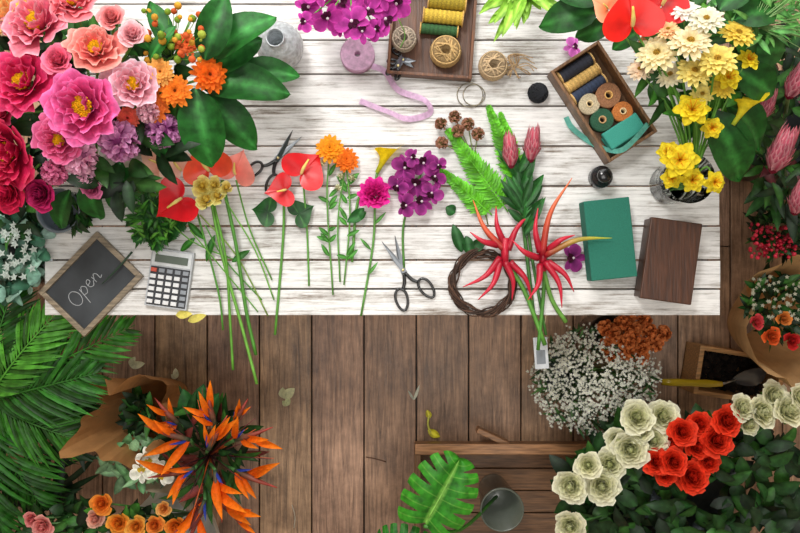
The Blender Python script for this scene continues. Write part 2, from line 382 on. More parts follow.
DG=[C('#173c14'),C('#1e4616'),C('#102b10'),C('#2a561c'),C('#0c220c')]
STM=C('#5f9a35')
# ---------------- room shell
b=Bld(); w=.190; x0=W(207,0,0)[0]
i=-12
while x0+i*w<2.35:
    y=-2.4
    while y<2.4:
        l=min(U(2.2,3.4),2.4-y); k=U(.78,1.2)
        box(b,(x0+(i+.5)*w,y+l/2,-.0125),(w-.005,l-.003,.025),0,C('#a4856c')*k*np.array([1,U(.96,1.04),U(.93,1.06)]),'floor_wood'); y+=l
    i+=1
box(b,(0,0,-.05),(5,4.9,.04),0,C('#120c08'),'paint')
b.bev=.002; make('floor',{'floor':b})
wallc=C('#c8b8a0')
for nm,c_,s_ in [('wall_left',(-2.5,0,1.5),(.1,5,3.1)),('wall_right',(2.5,0,1.5),(.1,5,3.1)),('wall_front',(0,-2.5,1.5),(4.9,.1,3.1))]:
    b=Bld(); box(b,c_,s_,0,wallc,'plaster'); make(nm,{'w':b})
b=Bld(); box(b,(0,2.5,.4),(4.9,.1,.9),0,wallc,'plaster'); box(b,(0,2.5,2.95),(4.9,.1,.2),0,wallc,'plaster')
for sx in (-1,1): box(b,(sx*2.1,2.5,1.85),(.7,.1,2.0),0,wallc,'plaster')
make('wall_back',{'w':b})
g=G()
for x in (-1.74,-.58,.58,1.74): box(g['window_1'],(x,2.5,1.85),(.05,.06,2.0),0,C('#3a3c3e'),'paint')
for z in (.87,1.85,2.83): box(g['window_1'],(0,2.5,z),(3.5,.06,.05),0,C('#3a3c3e'),'paint')
make('window_1',g)
# ---------------- table
g=G(); b=g['boards']; ys=[-66,-30,4,40,74,106,146,186,226,260,289,316]
xl,xr=px(45-400),px(720-400)
for a,c in zip(ys[:-1],ys[1:]):
    ya,yb=px(266.5-a),px(266.5-c); k=U(.90,1.03)
    box(b,((xl+xr)/2+U(-.002,.002),(ya+yb)/2,T-.0125),(xr-xl+U(-.004,.004),ya-yb-.0045,.025),0,np.array([k,k,k*.99]),'whitewash')
b.bev=.0015
b=g['frame']; yt,yb=px(266.5+66),px(266.5-316)
wc=C('#8f8377')
for xx in (xl+.05,0,xr-.05): box(b,(xx,(yt+yb)/2,T-.055),(.05,yt-yb-.02,.06),0,wc,'woody')
for yy in (yt-.06,yb+.06): box(b,(0,yy,T-.075),(xr-xl-.08,.03,.1),0,wc,'woodx')
for xx in (xl+.07,xr-.07):
    for yy in (yt-.07,yb+.08): box(b,(xx,yy,(T-.03)/2),(.07,.07,T-.03),0,wc,'woodx')
make('work_table',g)
# ---------------- peony bouquet
g=G(); vz=P(132,128)
vase(g['vase'],vz,.085,.2,C('#5a6670'))
cen=vz+np.array([0,0,.22])
def stemto(o,c,r=.003,col=STM): 
    tube(g['stems'],[c-np.array([0,0,.12])+(o-c)*.02,c+(o-c)*np.array([.15,.15,.3]),o-(o-c)*np.array([.1,.1,.12]),o],r,col*.8)
for (x,y,r,k,ci,co,z) in [
 (42,28,39,'p','#ea3c70','#fda4b4',1.10),(88,108,43,'p','#d0186c','#f96cae',1.14),(28,85,37,'p','#cc1250','#f4407c',1.10),
 (97,52,30,'p','#f05860','#fdaa9c',1.12),(16,150,40,'p','#b00838','#e42860',1.05),(62,140,27,'p','#cc2464','#f670a4',1.09),
 (133,86,28,'p','#ec88a0','#fdc8d4',1.10),(8,18,27,'p','#f49858','#fccc88',1.08),(75,5,27,'p','#e84c64','#fa929a',1.1),(5,112,23,'p','#c81c4c','#ec4478',1.06),
 (120,141,22,'b','#b44c98','#eaacd8',1.07),(163,131,19,'b','#a84494','#e09ed0',1.03),(80,157,19,'b','#d47cac','#f8c4dc',1.06),
 (45,193,19,'r','#8a1048','#c42868',1.02),(94,187,13,'r','#b83878','#e480ac',1.0),(12,188,25,'r','#b40c40','#e42c5c',1.02),(84,175,12,'b','#d888b0','#f6c4dc',1.03),
 (133,37,16,'r','#f08898','#fcd0d4',1.12),(113,20,15,'r','#e86a70','#f8a8a8',1.12),(60,62,18,'r','#ec4070','#fc8caa',1.13),(55,172,14,'b','#c84c84','#f090b8',1.06),(148,112,12,'b','#e8a0b8','#f8d0dc',1.08),
 (209,75,20,'m','#e04208','#fa7a1c',1.06),(175,91,18,'m','#e85a10','#fb9028',1.08),(153,106,18,'m','#e85a14','#fc8c3a',1.07),(187,44,14,'m','#d84414','#f47a40',1.08),(160,72,15,'m','#f08428','#fcbc60',1.1),(128,118,13,'m','#e03a50','#f8785a',1.07),(25,8,12,'m','#f0a020','#fcd060',1.12)]:
    o=W(x,y,z); ax=outax(o,cen,.7); R_=px(r,z)
    if k=='p': peony(g['peony_blooms'],o,ax,R_,C(ci),C(co))
    elif k=='b': ballf(g['pompon_blooms'],o,ax,R_,C(ci),C(co),n=130,pl=.6,pw=.3)
    elif k=='r': rose(g['bud_blooms'],o,ax,R_,C(ci),C(co))
    else: gerbera(g['orange_blooms'],o,ax,R_,C(ci),C(co),C('#7a3408'),n=16,w=.3,layers=4)
    stemto(o-np.array([0,0,.01]),cen)
for (x1,y1,x2,y2,w_,z1,z2,cc) in [(205,60,225,-8,34,1.08,1.1,0),(212,58,276,14,40,1.05,1.05,2),(212,70,262,38,34,1.02,1.02,1),(200,85,292,92,44,1.02,.98,0),(195,88,212,168,46,1.05,.98,1),(205,95,258,150,38,.98,.93,0),(170,50,150,0,22,1.1,1.1,1),(235,75,300,75,30,.96,.94,1),
   (110,175,150,190,26,.97,.9,0),(90,180,100,222,28,.97,.9,0),(120,160,118,215,26,.97,.88,0),(70,190,60,230,24,.96,.9,0),(150,130,175,160,20,1,.95,0),(130,20,150,50,18,1.1,1.08,3),(150,60,175,25,14,1.1,1.12,3)]:
    leafto(g['leaves'],W(x1,y1,z1),W(x2,y2,z2),px(w_,z1),C('#124014')*(1+.2*cc),C('#266c28')*(1+.12*cc),arch=.5,cup=.35,q=.7,nu=6,nv=10,roll=U(-.3,.3),ruf=.03)
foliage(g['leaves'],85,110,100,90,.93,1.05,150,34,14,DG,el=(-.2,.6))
for i in range(60):
    x,y=U(140,205),U(5,60); o=W(x,y,U(1.08,1.15)); sph(g['berries'],o,px(U(2,3.6)),random.choice([C('#b8c850'),C('#e8b040'),C('#8aa838'),C('#e06a38')]),'petal')
    tube(g['stems'],[o,W(172,60,1.0)],.0008,STM)
make('peony_bouquet',g)
g=G(); vase(g['pot'],P(78,214),.055,.12,C('#66727c'),neck=.95); foliage(g['moss'],78,212,12,10,T+.09,T+.13,60,18,7,DG); make('ceramic_pot',g)
g=G(); r=px(24,.85); pr=[(.001,0),(r*.55,0),(r*.65,.008),(r*.93,.04),(r,.07),(r*.93,.1),(r*.72,.125),(r*.42,.137),(r*.36,.142),(r*.38,.152),(r*.34,.152),(r*.32,.14),(r*.3,.02),(.001,.018)]
lathe(g['v'],P(284,54),pr,C('#c8ced2'),'hammered',40); make('frosted_glass_vase',g)
# ---------------- fern sprig
g=G()
for (x2,y2) in [(133,240),(142,188),(155,250),(172,238),(185,225),(140,210),(168,190)]:
    frond(g['fronds'],P(165,222,.01),P(x2,y2,.03),14,px(13),px(3.4),C('#245e22'),ang=.9,droop=.2,rach=.001)
foliage(g['leaves'],155,217,22,26,T+.01,T+.05,160,13,4,GR,nv=3)
make('asparagus_fern',g)
# ---------------- anthurium bunch
g=G()
anth(g['spathes'],P(160,163,.06),radians(150),px(19),C('#f09a80'),C('#fbc8b0'),.2)
anth(g['spathes'],P(180,168,.07),radians(110),px(19),C('#f0a890'),C('#fcd4c0'),.1)
anth(g['spathes'],P(236,172,.06),radians(70),px(19),C('#f06a60'),C('#fb9a8c'),.2)
anth(g['spathes'],P(208,168,.08),radians(110),px(23),C('#e02c14'),C('#f65a38'),.1)
anth(g['spathes'],P(179,200,.07),radians(215),px(23),C('#c40818'),C('#ec1c28'),0)
for (x,y,r) in [(203,187,12),(216,186,10),(207,202,12),(219,197,10),(227,189,8)]: rose(g['yellow_roses'],P(x,y,.085),(U(-.2,.2),U(0,.5),1),px(r),C('#fbd838'),C('#fff4a0'),n=16)
for pts,r in [([(210,195),(222,255),(240,320),(257,384)],.0042),([(214,205),(226,260),(230,320),(233,370)],.0036),([(222,180),(236,245),(246,310),(256,355)],.0048),([(200,215),(236,255),(268,316)],.0022),([(225,200),(255,250),(274,300)],.002),([(205,225),(225,260),(262,300)],.002),([(236,180),(250,230),(272,280)],.0022),([(190,230),(240,290),(258,312)],.0018),([(150,200),(190,240),(240,262)],.0018),([(195,205),(218,290),(223,330)],.0028)]:
    n=len(pts); tube(g['stems'],[P(x,y,.05*(1-i/(n-1))**1.5+.006+U(0,.006)) for i,(x,y) in enumerate(pts)],r,C(random.choice(['#5c9a30','#6aa83c','#4a8a2c','#7a9640'])))
for a in [(188,222,205,240),(215,235,206,262),(232,262,250,250),(195,238,180,252)]: leafto(g['leaves'],P(a[0],a[1],.02),P(a[2],a[3],.01),px(7),C('#2a6a1c'))
make('anthurium_bunch',g)
g=G()
anth(g['spathes'],P(303,172,.04),radians(50),px(22),C('#b80410'),C('#e41820'),-.2)
anth(g['spathes'],P(284,190,.045),radians(190),px(16),C('#b00c14'),C('#dc2028'),.25)
tube(g['stems'],[P(284,190,.03),P(283,240,.008),P(275,335,.006)],.0035,C('#5a9a36')); tube(g['stems'],[P(303,180,.03),P(307,230,.008),P(309,286,.005)],.0025,C('#5a9a36'))
heart(g['leaves'],P(268,212,.02),rz(radians(170)),px(14),C('#123c16'),C('#1e5820'),'leaf',vein=(C('#3c7a34'),10))
heart(g['leaves'],P(299,214,.02),rz(radians(30)),px(14),C('#123c16'),C('#1e5820'),'leaf',vein=(C('#3c7a34'),10))
make('red_anthurium',g)
g=G()
gerbera(g['blooms'],P(330,149,.035),(0,.3,1),px(16),C('#e86a08'),C('#fbac20'),C('#c85008'),n=16,w=.3,layers=5)
gerbera(g['blooms'],P(346,160,.03),(.3,.2,1),px(14),C('#e05008'),C('#f88420'),C('#a83c08'),n=16,w=.3,layers=5)
for pts in [[(330,150),(327,200),(333,295)],[(346,162),(350,215),(344,285)],[(346,162),(338,220),(340,282)]]: tube(g['stems'],[P(x,y,.02-.006*i) for i,(x,y) in enumerate(pts)],.0022,C('#5a963a'))
for i in range(26):
    y=U(170,270); s=random.choice([-1,1]); x=random.choice([329,347]); leafto(g['leaves'],P(x,y,.012),P(x+s*U(6,13),y-U(2,14),.015),px(4.5),C('#3c7a28'))
for (x,y) in [(322,163),(341,176),(352,178),(338,188)]: ballf(g['blooms'],P(x,y,.02),(0,0,1),px(4.5),C('#d8d8a0'),C('#f4f4d8'),n=20)
make('marigold',g)
g=G()
for i in range(34):
    f=i/33; cpetal(g['bloom'],P(375,196,.02),frame((0,.35,1)),i*2.4,px(17)*(.1+.55*f),px(17)*(1-.4*f),px(17)*.4*f,.6,C('#b80c70'),C('#ec30a0'),px(2),nu=7,drop=.1)
tube(g['stem'],[P(375,198,.02),P(373,245,.006),P(361,316,.006)],.003,C('#5a963c'))
for a in [(374,225,386,212),(371,250,360,238),(368,275,378,262)]: leafto(g['leaves'],P(a[0],a[1],.01),P(a[2],a[3],.015),px(3.5),C('#4a8638'),q=1)
make('pink_carnation',g)
g=G(); calla(g['bloom'],P(377,173,.012),radians(62),px(16),C('#fbdc18'),.15); tube(g['stem'],[P(377,173,.012),P(374,186,.01),P(358,200,.006),P(352,262,.005)],.0035,C('#5a963a'))
leafto(g['leaf'],P(352,222,.01),P(364,208,.02),px(12),C('#1e5a20')) ; leafto(g['leaf'],P(366,212,.012),P(347,222,.02),px(11),C('#1e5a20'))
make('yellow_calla_lily',g)
g=G()
for (x,y,r) in [(404,168,14),(424,163,14),(415,184,15),(434,177,13),(398,186,12),(421,202,14),(406,205,12),(432,193,12),(412,158,10),(438,165,9)]:
    orchid(g['blooms'],P(x,y,.03+U(0,.025)),(U(-.6,.6),U(-.5,.5),1),px(r),C('#5c0e56'),C('#a03888'),C('#3c0424'))
tube(g['stem'],[P(425,165,.02),P(410,200,.015),P(403,230,.006),P(404,268,.005)],.003,C('#4a842c')); make('orchid_spray',g)
g=G(); orchid(g['bloom'],P(573,258,.012),(.1,0,1),px(14),C('#5a1250'),C('#8c3078'),C('#48062c')); make('orchid_bloom',g)
for (x1,y1,x2,y2,l) in [(508,212,446,128,26),(520,185,487,104,20),(492,215,438,168,18),(512,160,500,112,14)]:
    g=G(); frond(g['frond'],P(x1,y1,.008),P(x2,y2,.02),24,px(l),px(6),C('#5aa822'),arch=.06,ang=1.1,droop=.05,rach=.002,p=.6,prof=lambda t:max(.12,1-t*.85)*min(1,.3+t*4)); make('fern_frond',g)
g=G()
for (x,y) in [(441,124),(455,117),(468,124),(442,143),(458,131),(478,134)]:
    ballf(g['cones'],P(x,y,.03),(U(-.3,.3),.3,1),px(8),C('#7a6a38'),C('#c88a78'),n=60,pl=.45,pw=.4,q=.9)
    tube(g['stems'],[P(x,y,.025),P(475,165,.01),P(488,225,.006)],.0015,C('#6a7a3a'))
make('berzelia_cones',g)
g=G(); 
for (x,y,h) in [(511,168,.03),(530,162,.03)]: protea(g['blooms'],P(x,y,h),(U(-.1,.1),1,.25),px(17),C('#a8304c'),C('#dc4866'))
for i in range(44):
    y=U(168,240); s=random.choice([-1,1]); x=521+(y-190)*.08
    leafto(g['leaves'],P(x,y,.012+U(0,.02)),P(x+s*U(6,24),y-U(14,38),.015+U(0,.025)),px(8),C('#1e501e')*U(.6,1.5),q=.9)
tube(g['stems'],[P(518,170,.02),P(524,230,.012),P(534,318,.006)],.005,C('#3e7230')); tube(g['stems'],[P(529,165,.02),P(528,230,.012),P(546,335,.006)],.004,C('#3e7230'))
make('protea',g)
# heliconia
g=G()
def claw(x1,y1,x2,y2,h1,h2,w_,c0='#a01028',c1='#dc3048',tip=None):
    A,Bp=P(x1,y1,h1),P(x2,y2,h2); M=(A+Bp)/2+np.array([0,0,.012])
    d=Bp-A; sd=np.array([-d[1],d[0],0])*.10; M=M+sd
    tube(g['bracts'],[A,M,Bp],[px(w_),px(w_)*.85,px(w_)*.5,px(.35)],C(c0),'petal_gloss',8,6,col2=C(tip or c1))
for a in [(505,250,473,200),(505,245,496,206),(508,250,532,212),(500,258,463,287),(500,262,478,300),(505,262,512,300),(510,262,532,300),(497,245,470,232)]: claw(*a,.035,.04+U(-.02,.02),3.6,tip='#f4804c' if a[3]<205 else None)
for a in [(542,255,572,178),(540,252,538,208),(545,255,612,238),(548,262,574,292),(545,262,562,308),(538,258,512,240),(540,265,528,300),(548,250,575,235)]: claw(*a,.05,.055+U(-.02,.03),3.6,tip='#b8c848' if a[2]>600 else('#f4804c' if a[3]<182 else None))
for x,y in [(505,252),(543,257)]: tube(g['bracts'],[P(x,y-14,.04),P(x,y+14,.03)],[px(4),px(5),px(4)],C('#c02038'),'petal_gloss')
tube(g['stems'],[P(505,262,.03),P(524,290,.02),P(545,345,.006)],.006,C('#5a9838')); tube(g['stems'],[P(543,268,.03),P(552,300,.02),P(566,322,.006)],.006,C('#68a040'))
tube(g['stems'],[P(545,262,.025),P(543,300,.02),P(538,350,.006)],.005,C('#4a8830'))
make('heliconia',g)
for a in [(462,252,453,224),(470,250,486,240),(466,236,470,256),(455,213,446,207)]:
    g=G(); leafto(g['l'],P(a[0],a[1],.008),P(a[2],a[3],.01),px(12),C('#1a4e1e')); make('green_leaf',g)
g=G(); cw=P(483,283,.012)
for i in range(16):
    ph=U(0,6);k=random.choice([3,4,5,7]); R_=px(30+U(-3,3)); 
    tube(g['twigs'],[cw+np.array([(R_+.006*cos(k*t+ph))*cos(t),(R_+.006*cos(k*t+ph))*sin(t),.006*sin(k*t+ph)]) for t in np.linspace(0,2*pi,40,endpoint=False)],U(.0014,.0026),C(random.choice(['#4a3428','#5e4232','#38281f'])),'fiber',5,1,True)
for i in range(40):
    t=U(0,6.28); q=cw+np.array([cos(t),sin(t),0])*px(30); tube(g['twigs'],[q,q+np.array([cos(t+U(.6,1.8)),sin(t+U(.6,1.8)),.3])*U(.01,.025)],[.0014,.0005],C('#4a3428'),'fiber',4,1)
make('twig_wreath',g)
# ---------------- scissors
def scissors(pv,ang,sc,op,h=.004):
    g=G(); o=P(*pv,h); 
    for s in (1,-1):
        R=rz(ang+s*op); zz=.0015*s
        L=.085*sc
        pts=[(-.012,-.006*s),(0,-.008*s),(L*.5,-.006*s),(L,0),(L*.98,.001*s),(L*.4,.006*s),(0,.006*s),(-.012,.006*s)]
        V=[(x,y,zz-.001+(.0008 if y*s>0 else 0)) for x,y in pts]+[(x,y,zz+.001-(.0015 if y*s>0 else 0)) for x,y in pts]; n=8
        f=[tuple(range(n)),tuple(range(2*n-1,n-1,-1))]+[(i,(i+1)%n,n+(i+1)%n,n+i) for i in range(n)]
        g['blades'].add(np.array(V)@R.T+o,f,C('#74787c'),'metal',False)
        bl=C('#141618')
        cx,cy=-.068*sc,s*-.012*sc*1.6; a_,b_=.026*sc,.014*sc
        tube(g['handles'],[o+R@np.array([-.008,0,zz]),o+R@np.array([-.03*sc,-s*.004,zz+.001]),o+R@np.array([-.045*sc,-s*.012*sc,zz+.002])],[.0045,.005,.004],bl,'gloss',8)
        tube(g['handles'],[o+R@np.array([cx+a_*cos(t),cy+b_*sin(t)*(1+.15*cos(t)),.003]) for t in np.linspace(0,2*pi,18,endpoint=False)],.0036,bl,'gloss',8,2,True)
    lathe(g['pivot'],o,[(.0001,.005),(.003,.005),(.004,.003),(.004,-.003),(.0001,-.003)],C('#d8c890'),'metal',12)
    make('scissors',g)
scissors((403,270),radians(115),1.12,.2); scissors((278,158),radians(52),1.0,.17)
# ---------------- calculator
g=G(); R=rz(radians(-8)); o=P(171,279,0); w_,l_=px(42),px(58)
def cb(part,x,y,z,sx,sy,sz,col,mat='paint'): box(g[part],o+R@np.array([x,y,z]),(sx,sy,sz),0,C(col),mat,R=R)
cb('body',0,0,.008,w_,l_,.016,'#b4b8bc'); cb('body',0,-l_*.14,.0165,w_*.93,l_*.66,.002,'#2c2e33'); cb('body',0,l_*.34,.017,w_*.93,l_*.26,.002,'#d0d4d6')
cb('screen',0,l_*.33,.019,w_*.78,l_*.13,.002,'#5f6a60','gloss'); g['body'].bev=.002
for r in range(6):
    for c in range(5):
        col='#dcdee0' if not (c==4 or r==0) else '#8a9098'
        cb('keys',(-.40+.2*c)*w_*.95,(.13-.108*r)*l_,.0195,w_*.135,l_*.068,.005,'#c8503c' if (r==0 and c==0) else col)
g['keys'].bev=.001; make('calculator',g)
# ---------------- chalkboard
g=G(); a=radians(46); R=rz(a); o=P(92.5,284,0); A_=px(84)/2;B_=px(64)/2; fw=.014
box(g['board'],o+np.array([0,0,.005]),(2*A_-.02,2*B_-.02,.008),0,C('#3c4044'),'slate',R=R)
for s in (1,-1):
    box(g['frame'],o+R@np.array([0,s*(B_-fw/2),.008]),(2*A_,fw,.016),0,C('#8a7c68'),'woodx',R=R)
    box(g['frame'],o+R@np.array([s*(A_-fw/2),0,.008]),(fw,2*B_-2*fw,.0155),0,C('#8a7c68'),'woodx',R=R)
g['frame'].bev=.0015
k=.028
def stroke(pts): tube(g['chalk_lettering'],[o+R@np.array([x*k,y*k,.0094]) for x,y in pts],.0010,C('#b4b8bc'),'foam',5,5)
stroke([(-2+.55*cos(t),.1+.75*sin(t)) for t in np.linspace(.6,7.2,12)])
stroke([(-1.15,.45),(-1.2,-.3),(-1.3,-1.2)]); stroke([(-1.18,.1),(-.85,.5),(-.55,.15),(-.8,-.3),(-1.15,-.25)])
stroke([(-.35,.1),(.1,.25),(.05,.55),(-.25,.4),(-.25,-.1),(.1,-.25),(.4,.1)]); stroke([(.5,.45),(.52,-.25)]); stroke([(.53,.1),(.8,.5),(1.05,.3),(1.05,-.2),(1.35,-.1)])
make('chalkboard_sign',g)
g=G(); tube(g['l'],[P(132,252,.02),P(118,268,.02),P(102,284,.018)],[.003,.0028,.001],C('#1c3a24')); make('chalk_pencil',g)
# ---------------- blocks
g=G(); R=rz(radians(6)); o=W(610,239,T+.05); hh=.055
box(g['foam'],(o[0],o[1],T+hh/2),(px(46,T+.05),px(80,T+.05),hh),0,C('#26705e'),'foam',R=R); g['foam'].bev=.0025; make('floral_foam_block',g)
g=G(); R=rz(radians(-8)); o=W(671,261,T+.06); o[2]=0; c=C('#4a2a18')
w_,l_=px(52,T+.06),px(82,T+.06)
box(g['body'],o+np.array([0,0,T+.022]),(w_*.97,l_*.97,.044),0,c*.8,'woody',R=R); box(g['lid'],o+np.array([0,0,T+.054]),(w_,l_,.018),0,c,'woody',R=R)
g['lid'].bev=.003; g['body'].bev=.002
sph(g['latch'],o+R@np.array([w_/2,0,T+.045]),.004,C('#b09040'),'metal'); make('wooden_keepsake_box',g)
# ---------------- spools
def spool(b,o,d,r,L,col,fl='#caa15a'):
    R=frame(d); pr=[];n=18; o=np.asarray(o)-R[:,2]*L/2
    pf=[(.0005,0),(r,0),(r,.003),(r*.8,.003)]; cl=[C(fl)]*4
    for i in range(n): pf.append((r*(.86 if i%2 else .80),.004+(L-.008)*i/(n-1))); cl.append(col*(.75 if i%2==0 else 1.1))
    pf+= [(r*.8,L-.003),(r,L-.003),(r,L),(r*.3,L),(r*.28,L-.006),(.0005,L-.006)]; cl+=[C(fl)]*4+[C('#20140c')]*2
    lathe(b,o,pf,col,'fiber',22,R,cl)
def ribspool(b,o,r,h,col,core='#c8a070'):
    # flat ribbon roll standing on its side: wound layers visible from above around a card core
    o=np.asarray(o); pr=[(r*.32,0),(r,0),(r,h)]; cl=[col]*3
    for i in range(14):
        pr.append((r*(1-.045*(i+1)),h-(.0015 if i%2==0 else 0))); cl.append(col*(.6 if i%2==0 else 1.15))
    pr+=[(r*.33,h+.002),(r*.26,h+.002),(r*.24,h*.3),(.0005,h*.3)]; cl+=[C(core)]*2+[C('#20140c')]*2
    lathe(b,o,pr,col,'fiber',26,None,cl)
def twine(b,o,r,col,n=34,flat=.8):
    sph(b,o,[r*.9,r*.9,r*.9*flat],col*.5,'fiber',None,12,8)
    for i in range(n):
        R=frame((U(-1,1),U(-1,1),U(-.6,.6))); 
        tube(b,[o+(R@np.array([cos(t),sin(t),0]))*np.array([1,1,flat])*r*U(.97,1.0) for t in np.linspace(0,2*pi,18,endpoint=False)],r*.06,col*U(.7,1.15),'fiber',4,1,True)
def openbox(b,cx,cy,w_,l_,h,rot,col,th=.008,z=T,mat='woody'):
    R=rz(rot); c=W(cx,cy,z+h*.6); c[2]=z
    box(b,c+np.array([0,0,th/2]),(w_,l_,th),0,col*.7,mat,R=R)
    for s in (1,-1):
        box(b,c+R@np.array([s*(w_-th)/2,0,h/2]),(th,l_,h),0,col,mat,R=R); box(b,c+R@np.array([0,s*(l_-th)/2,h/2]),(w_-2*th,th,h),0,col,mat,R=R)
    b.bev=.0015; return c,R
g=G(); c,R=openbox(g['tray'],432,33,px(84),px(88),.035,radians(-4),C('#6a4228'))
make('wooden_tray',g)
q=lambda x,y,h:P(x,y,h)
for (x,y,r,L,cl,dx) in [(447,3,8,38,'#9a8420',-.1),(443,17,8,40,'#c8a83a',-.1),(439,30,6,38,'#2f5a30',-.1),(450,-10,8,36,'#b89a40',-.1)]:
    g=G(); spool(g['s'],q(x,y,.012+px(r)),(1,dx,0),px(r),px(L),C(cl)); make('thread_spool',g)
def jute(x,y,r,h,cl,z=.009):
    g=G(); b=g['s']; r=px(r); o=P(x,y,z)
    n=int(h/.003); 
    for i in range(n):
        zz=h*(i+.5)/n; rr=r*(.9+.1*sin(pi*zz/h))
        tube(b,[o+np.array([rr*cos(t),rr*sin(t),zz+.0012*sin(3*t+i)]) for t in np.linspace(0,2*pi,20,endpoint=False)],.0019,C(cl)*U(.75,1.1),'fiber',5,1,True)
    for i in range(14):
        a=U(0,6.3); a2=a+U(1.6,2.6); rr=r*.85
        tube(b,[o+np.array([rr*cos(a),rr*sin(a),h-.002]),o+np.array([rr*.4*cos((a+a2)/2),rr*.4*sin((a+a2)/2),h+.004]),o+np.array([rr*cos(a2),rr*sin(a2),h-.002])],.0018,C(cl)*U(.75,1.15),'fiber',5,4)
    lathe(b,o,[(r*.85,.001),(r*.85,h),(r*.3,h),(r*.25,h*.4),(.001,h*.4)],C(cl)*.5,'fiber',20)
    make('twine_roll',g)
jute(445,54,15,.042,'#c2a06a'); jute(404,41,12,.03,'#b8a894'); jute(492,68,14,.04,'#ccb08a',0.002)
scissors((403,60),radians(-20),.42,.25,.016); scissors((398,66),radians(60),.38,.2,.022)
g=G(); b=g['roll']; r=px(17); h=.03
prof=[(.007,0),(r,0),(r,h)]+[(r-(r-.009)*i/12,h-(0 if i%2 else .0012)) for i in range(1,12)]+[(.008,h),(.007,h*.9),(.007,0)]
lathe(b,P(358,57),prof,C('#dcb4d0'),'petal',30); 
ribbon(g['tail'],[P(372,66,.02),P(385,72,.012),P(398,90,.008),(P(424,100,.014)),P(430,113,.004),P(408,119,.008),P(388,112,.01),P(360,101,.004)],.016,C('#dcb8d8'),tw=.5)
make('ribbon_roll',g)
g=G()
for i in range(26):
    a=U(0,6.3); tube(g['s'],[P(515+U(-3,3),66+U(-3,3),.006+U(0,.012)),P(515+12*cos(a)*U(.7,1.2),66+12*sin(a),.008+U(0,.015)),P(522+14*cos(a+.5)*U(.6,1.2),66+11*sin(a+.5),.006)],.0013,C('#c8a880')*U(.8,1.1),'fiber',5,4)
make('twine_bundle',g)
g=G(); twine(g['s'],P(538,93,.018),px(10),C('#1c1e24')); make('yarn_ball',g)
g=G()
for r,x in ((13,470),(11,474)):
    tube(g['s'],[P(x+r*cos(t),95+r*.95*sin(t),.003+.002*sin(t)) for t in np.linspace(0,2*pi,24,endpoint=False)],.0013,C('#8a8270'),'metal',6,1,True)
make('wire_coil',g)
g=G(); c,R=openbox(g['b'],602,103,px(56),px(106),.055,radians(33),C('#7c5a3c')); make('wooden_supply_box',g)
def inb(u,v,h): return c+R@np.array([px(u),px(v),h])
ax=R@np.array([1,0,0]); ay=R@np.array([0,1,0])
for v,cl,r in ((43,'#2c2e3a',7.5),(31,'#d0a860',7),(19,'#2c3850',6.5)):
    g=G(); spool(g['s'],inb(-3,v,.008+px(r)),ax,px(r),px(38),C(cl),'#d8b070'); make('thread_spool',g)
for u,v,r,h,cl,co_ in ((9,3,12,.032,'#9a6a48','#d8a860'),(-11,6,10,.030,'#c8b898','#e0c898'),(12,-18,9.5,.034,'#c87838','#e8d0a0'),(-9,-14,11,.030,'#2a5a40','#c8a070')):
    g=G(); ribspool(g['s'],inb(u,v,.008),px(r),h,C(cl),co_); make('ribbon_spool',g)
g=G(); 
for i in range(3): box(g['s'],inb(2,-37+1.0*i,.016+.011*i),(px(40),px(19),.010),0,C('#3a9484')*(.8+.12*i),'foam',R=R@rz(U(-.08,.08)))
g['s'].bev=.004; make('folded_cloth',g)
g=G(); ribbon(g['r'],[P(566,117,.006),P(572,128,.012),P(590,142,.01),P(608,150,.03),P(622,150,.06),P(636,138,.075),P(648,124,.05)],.014,C('#6ab8a8'),tw=.35); make('teal_ribbon',g)
g=G(); r=px(11); o=P(599,178); lathe(g['bottle'],o,[(.001,0),(r,0),(r,.03),(r*.85,.036),(r*.5,.04),(r*.5,.045)],C('#1c1c20'),'gloss',24)
lathe(g['cap'],o,[(r*.62,.042),(r*.64,.06),(r*.58,.064),(.001,.064)],C('#101012'),'gloss',24); make('ink_bottle',g)
# ---------------- purple orchids top
g=G(); vz=P(352,-34); vase(g['vase'],vz,.05,.16,C('#7a8288'))
for (x,y,r) in [(309,8,17),(327,18,16),(340,2,18),(352,22,18),(368,10,17),(386,20,17),(396,4,16),(362,32,13),(382,-4,16),(318,-6,15),(305,22,11),(376,30,12),(355,-5,16),(340,28,10)]:
    z=T+.18+U(0,.05); orchid(g['blooms'],W(x,y,z),(U(-.6,.6),U(-.7,.3),1),px(r,z),C('#7c0e68'),C('#bc3c9c'),C('#480430'))
    tube(g['stems'],[W(x,y,z-.005),W(350,-20,T+.17),vz+np.array([0,0,.1])],.002,STM)
tube(g['stems'],[W(398,18,T+.2),W(405,35,T+.16),W(400,48,T+.15)],.0012,STM)
make('orchid_arrangement',g)
g=G(); vz=P(522,-40); vase(g['vase'],vz,.045,.14,C('#8a9088'))
for (x2,y2) in [(488,8),(495,22),(503,35),(515,25),(528,18),(540,6),(508,2),(498,-4),(533,-8),(552,12)]:
    leafto(g['leaves'],W(522,-12,T+.14),W(x2,y2,T+.17+U(0,.05)),px(12),C('#6aa828'),C('#98c848'),q=.8,cup=.5)
    for k in range(3): leafto(g['leaves'],W(522+(x2-522)*.5*U(.5,1.4),-12+(y2+12)*.5*U(.5,1.4),T+.16),W(x2+U(-12,12),y2+U(-8,8),T+.18),px(7),C('#62a024'),C('#90c040'))
tube(g['stems'],[W(522,-12,T+.15),vz+np.array([0,0,.06])],.006,STM)
make('lime_foliage_vase',g)
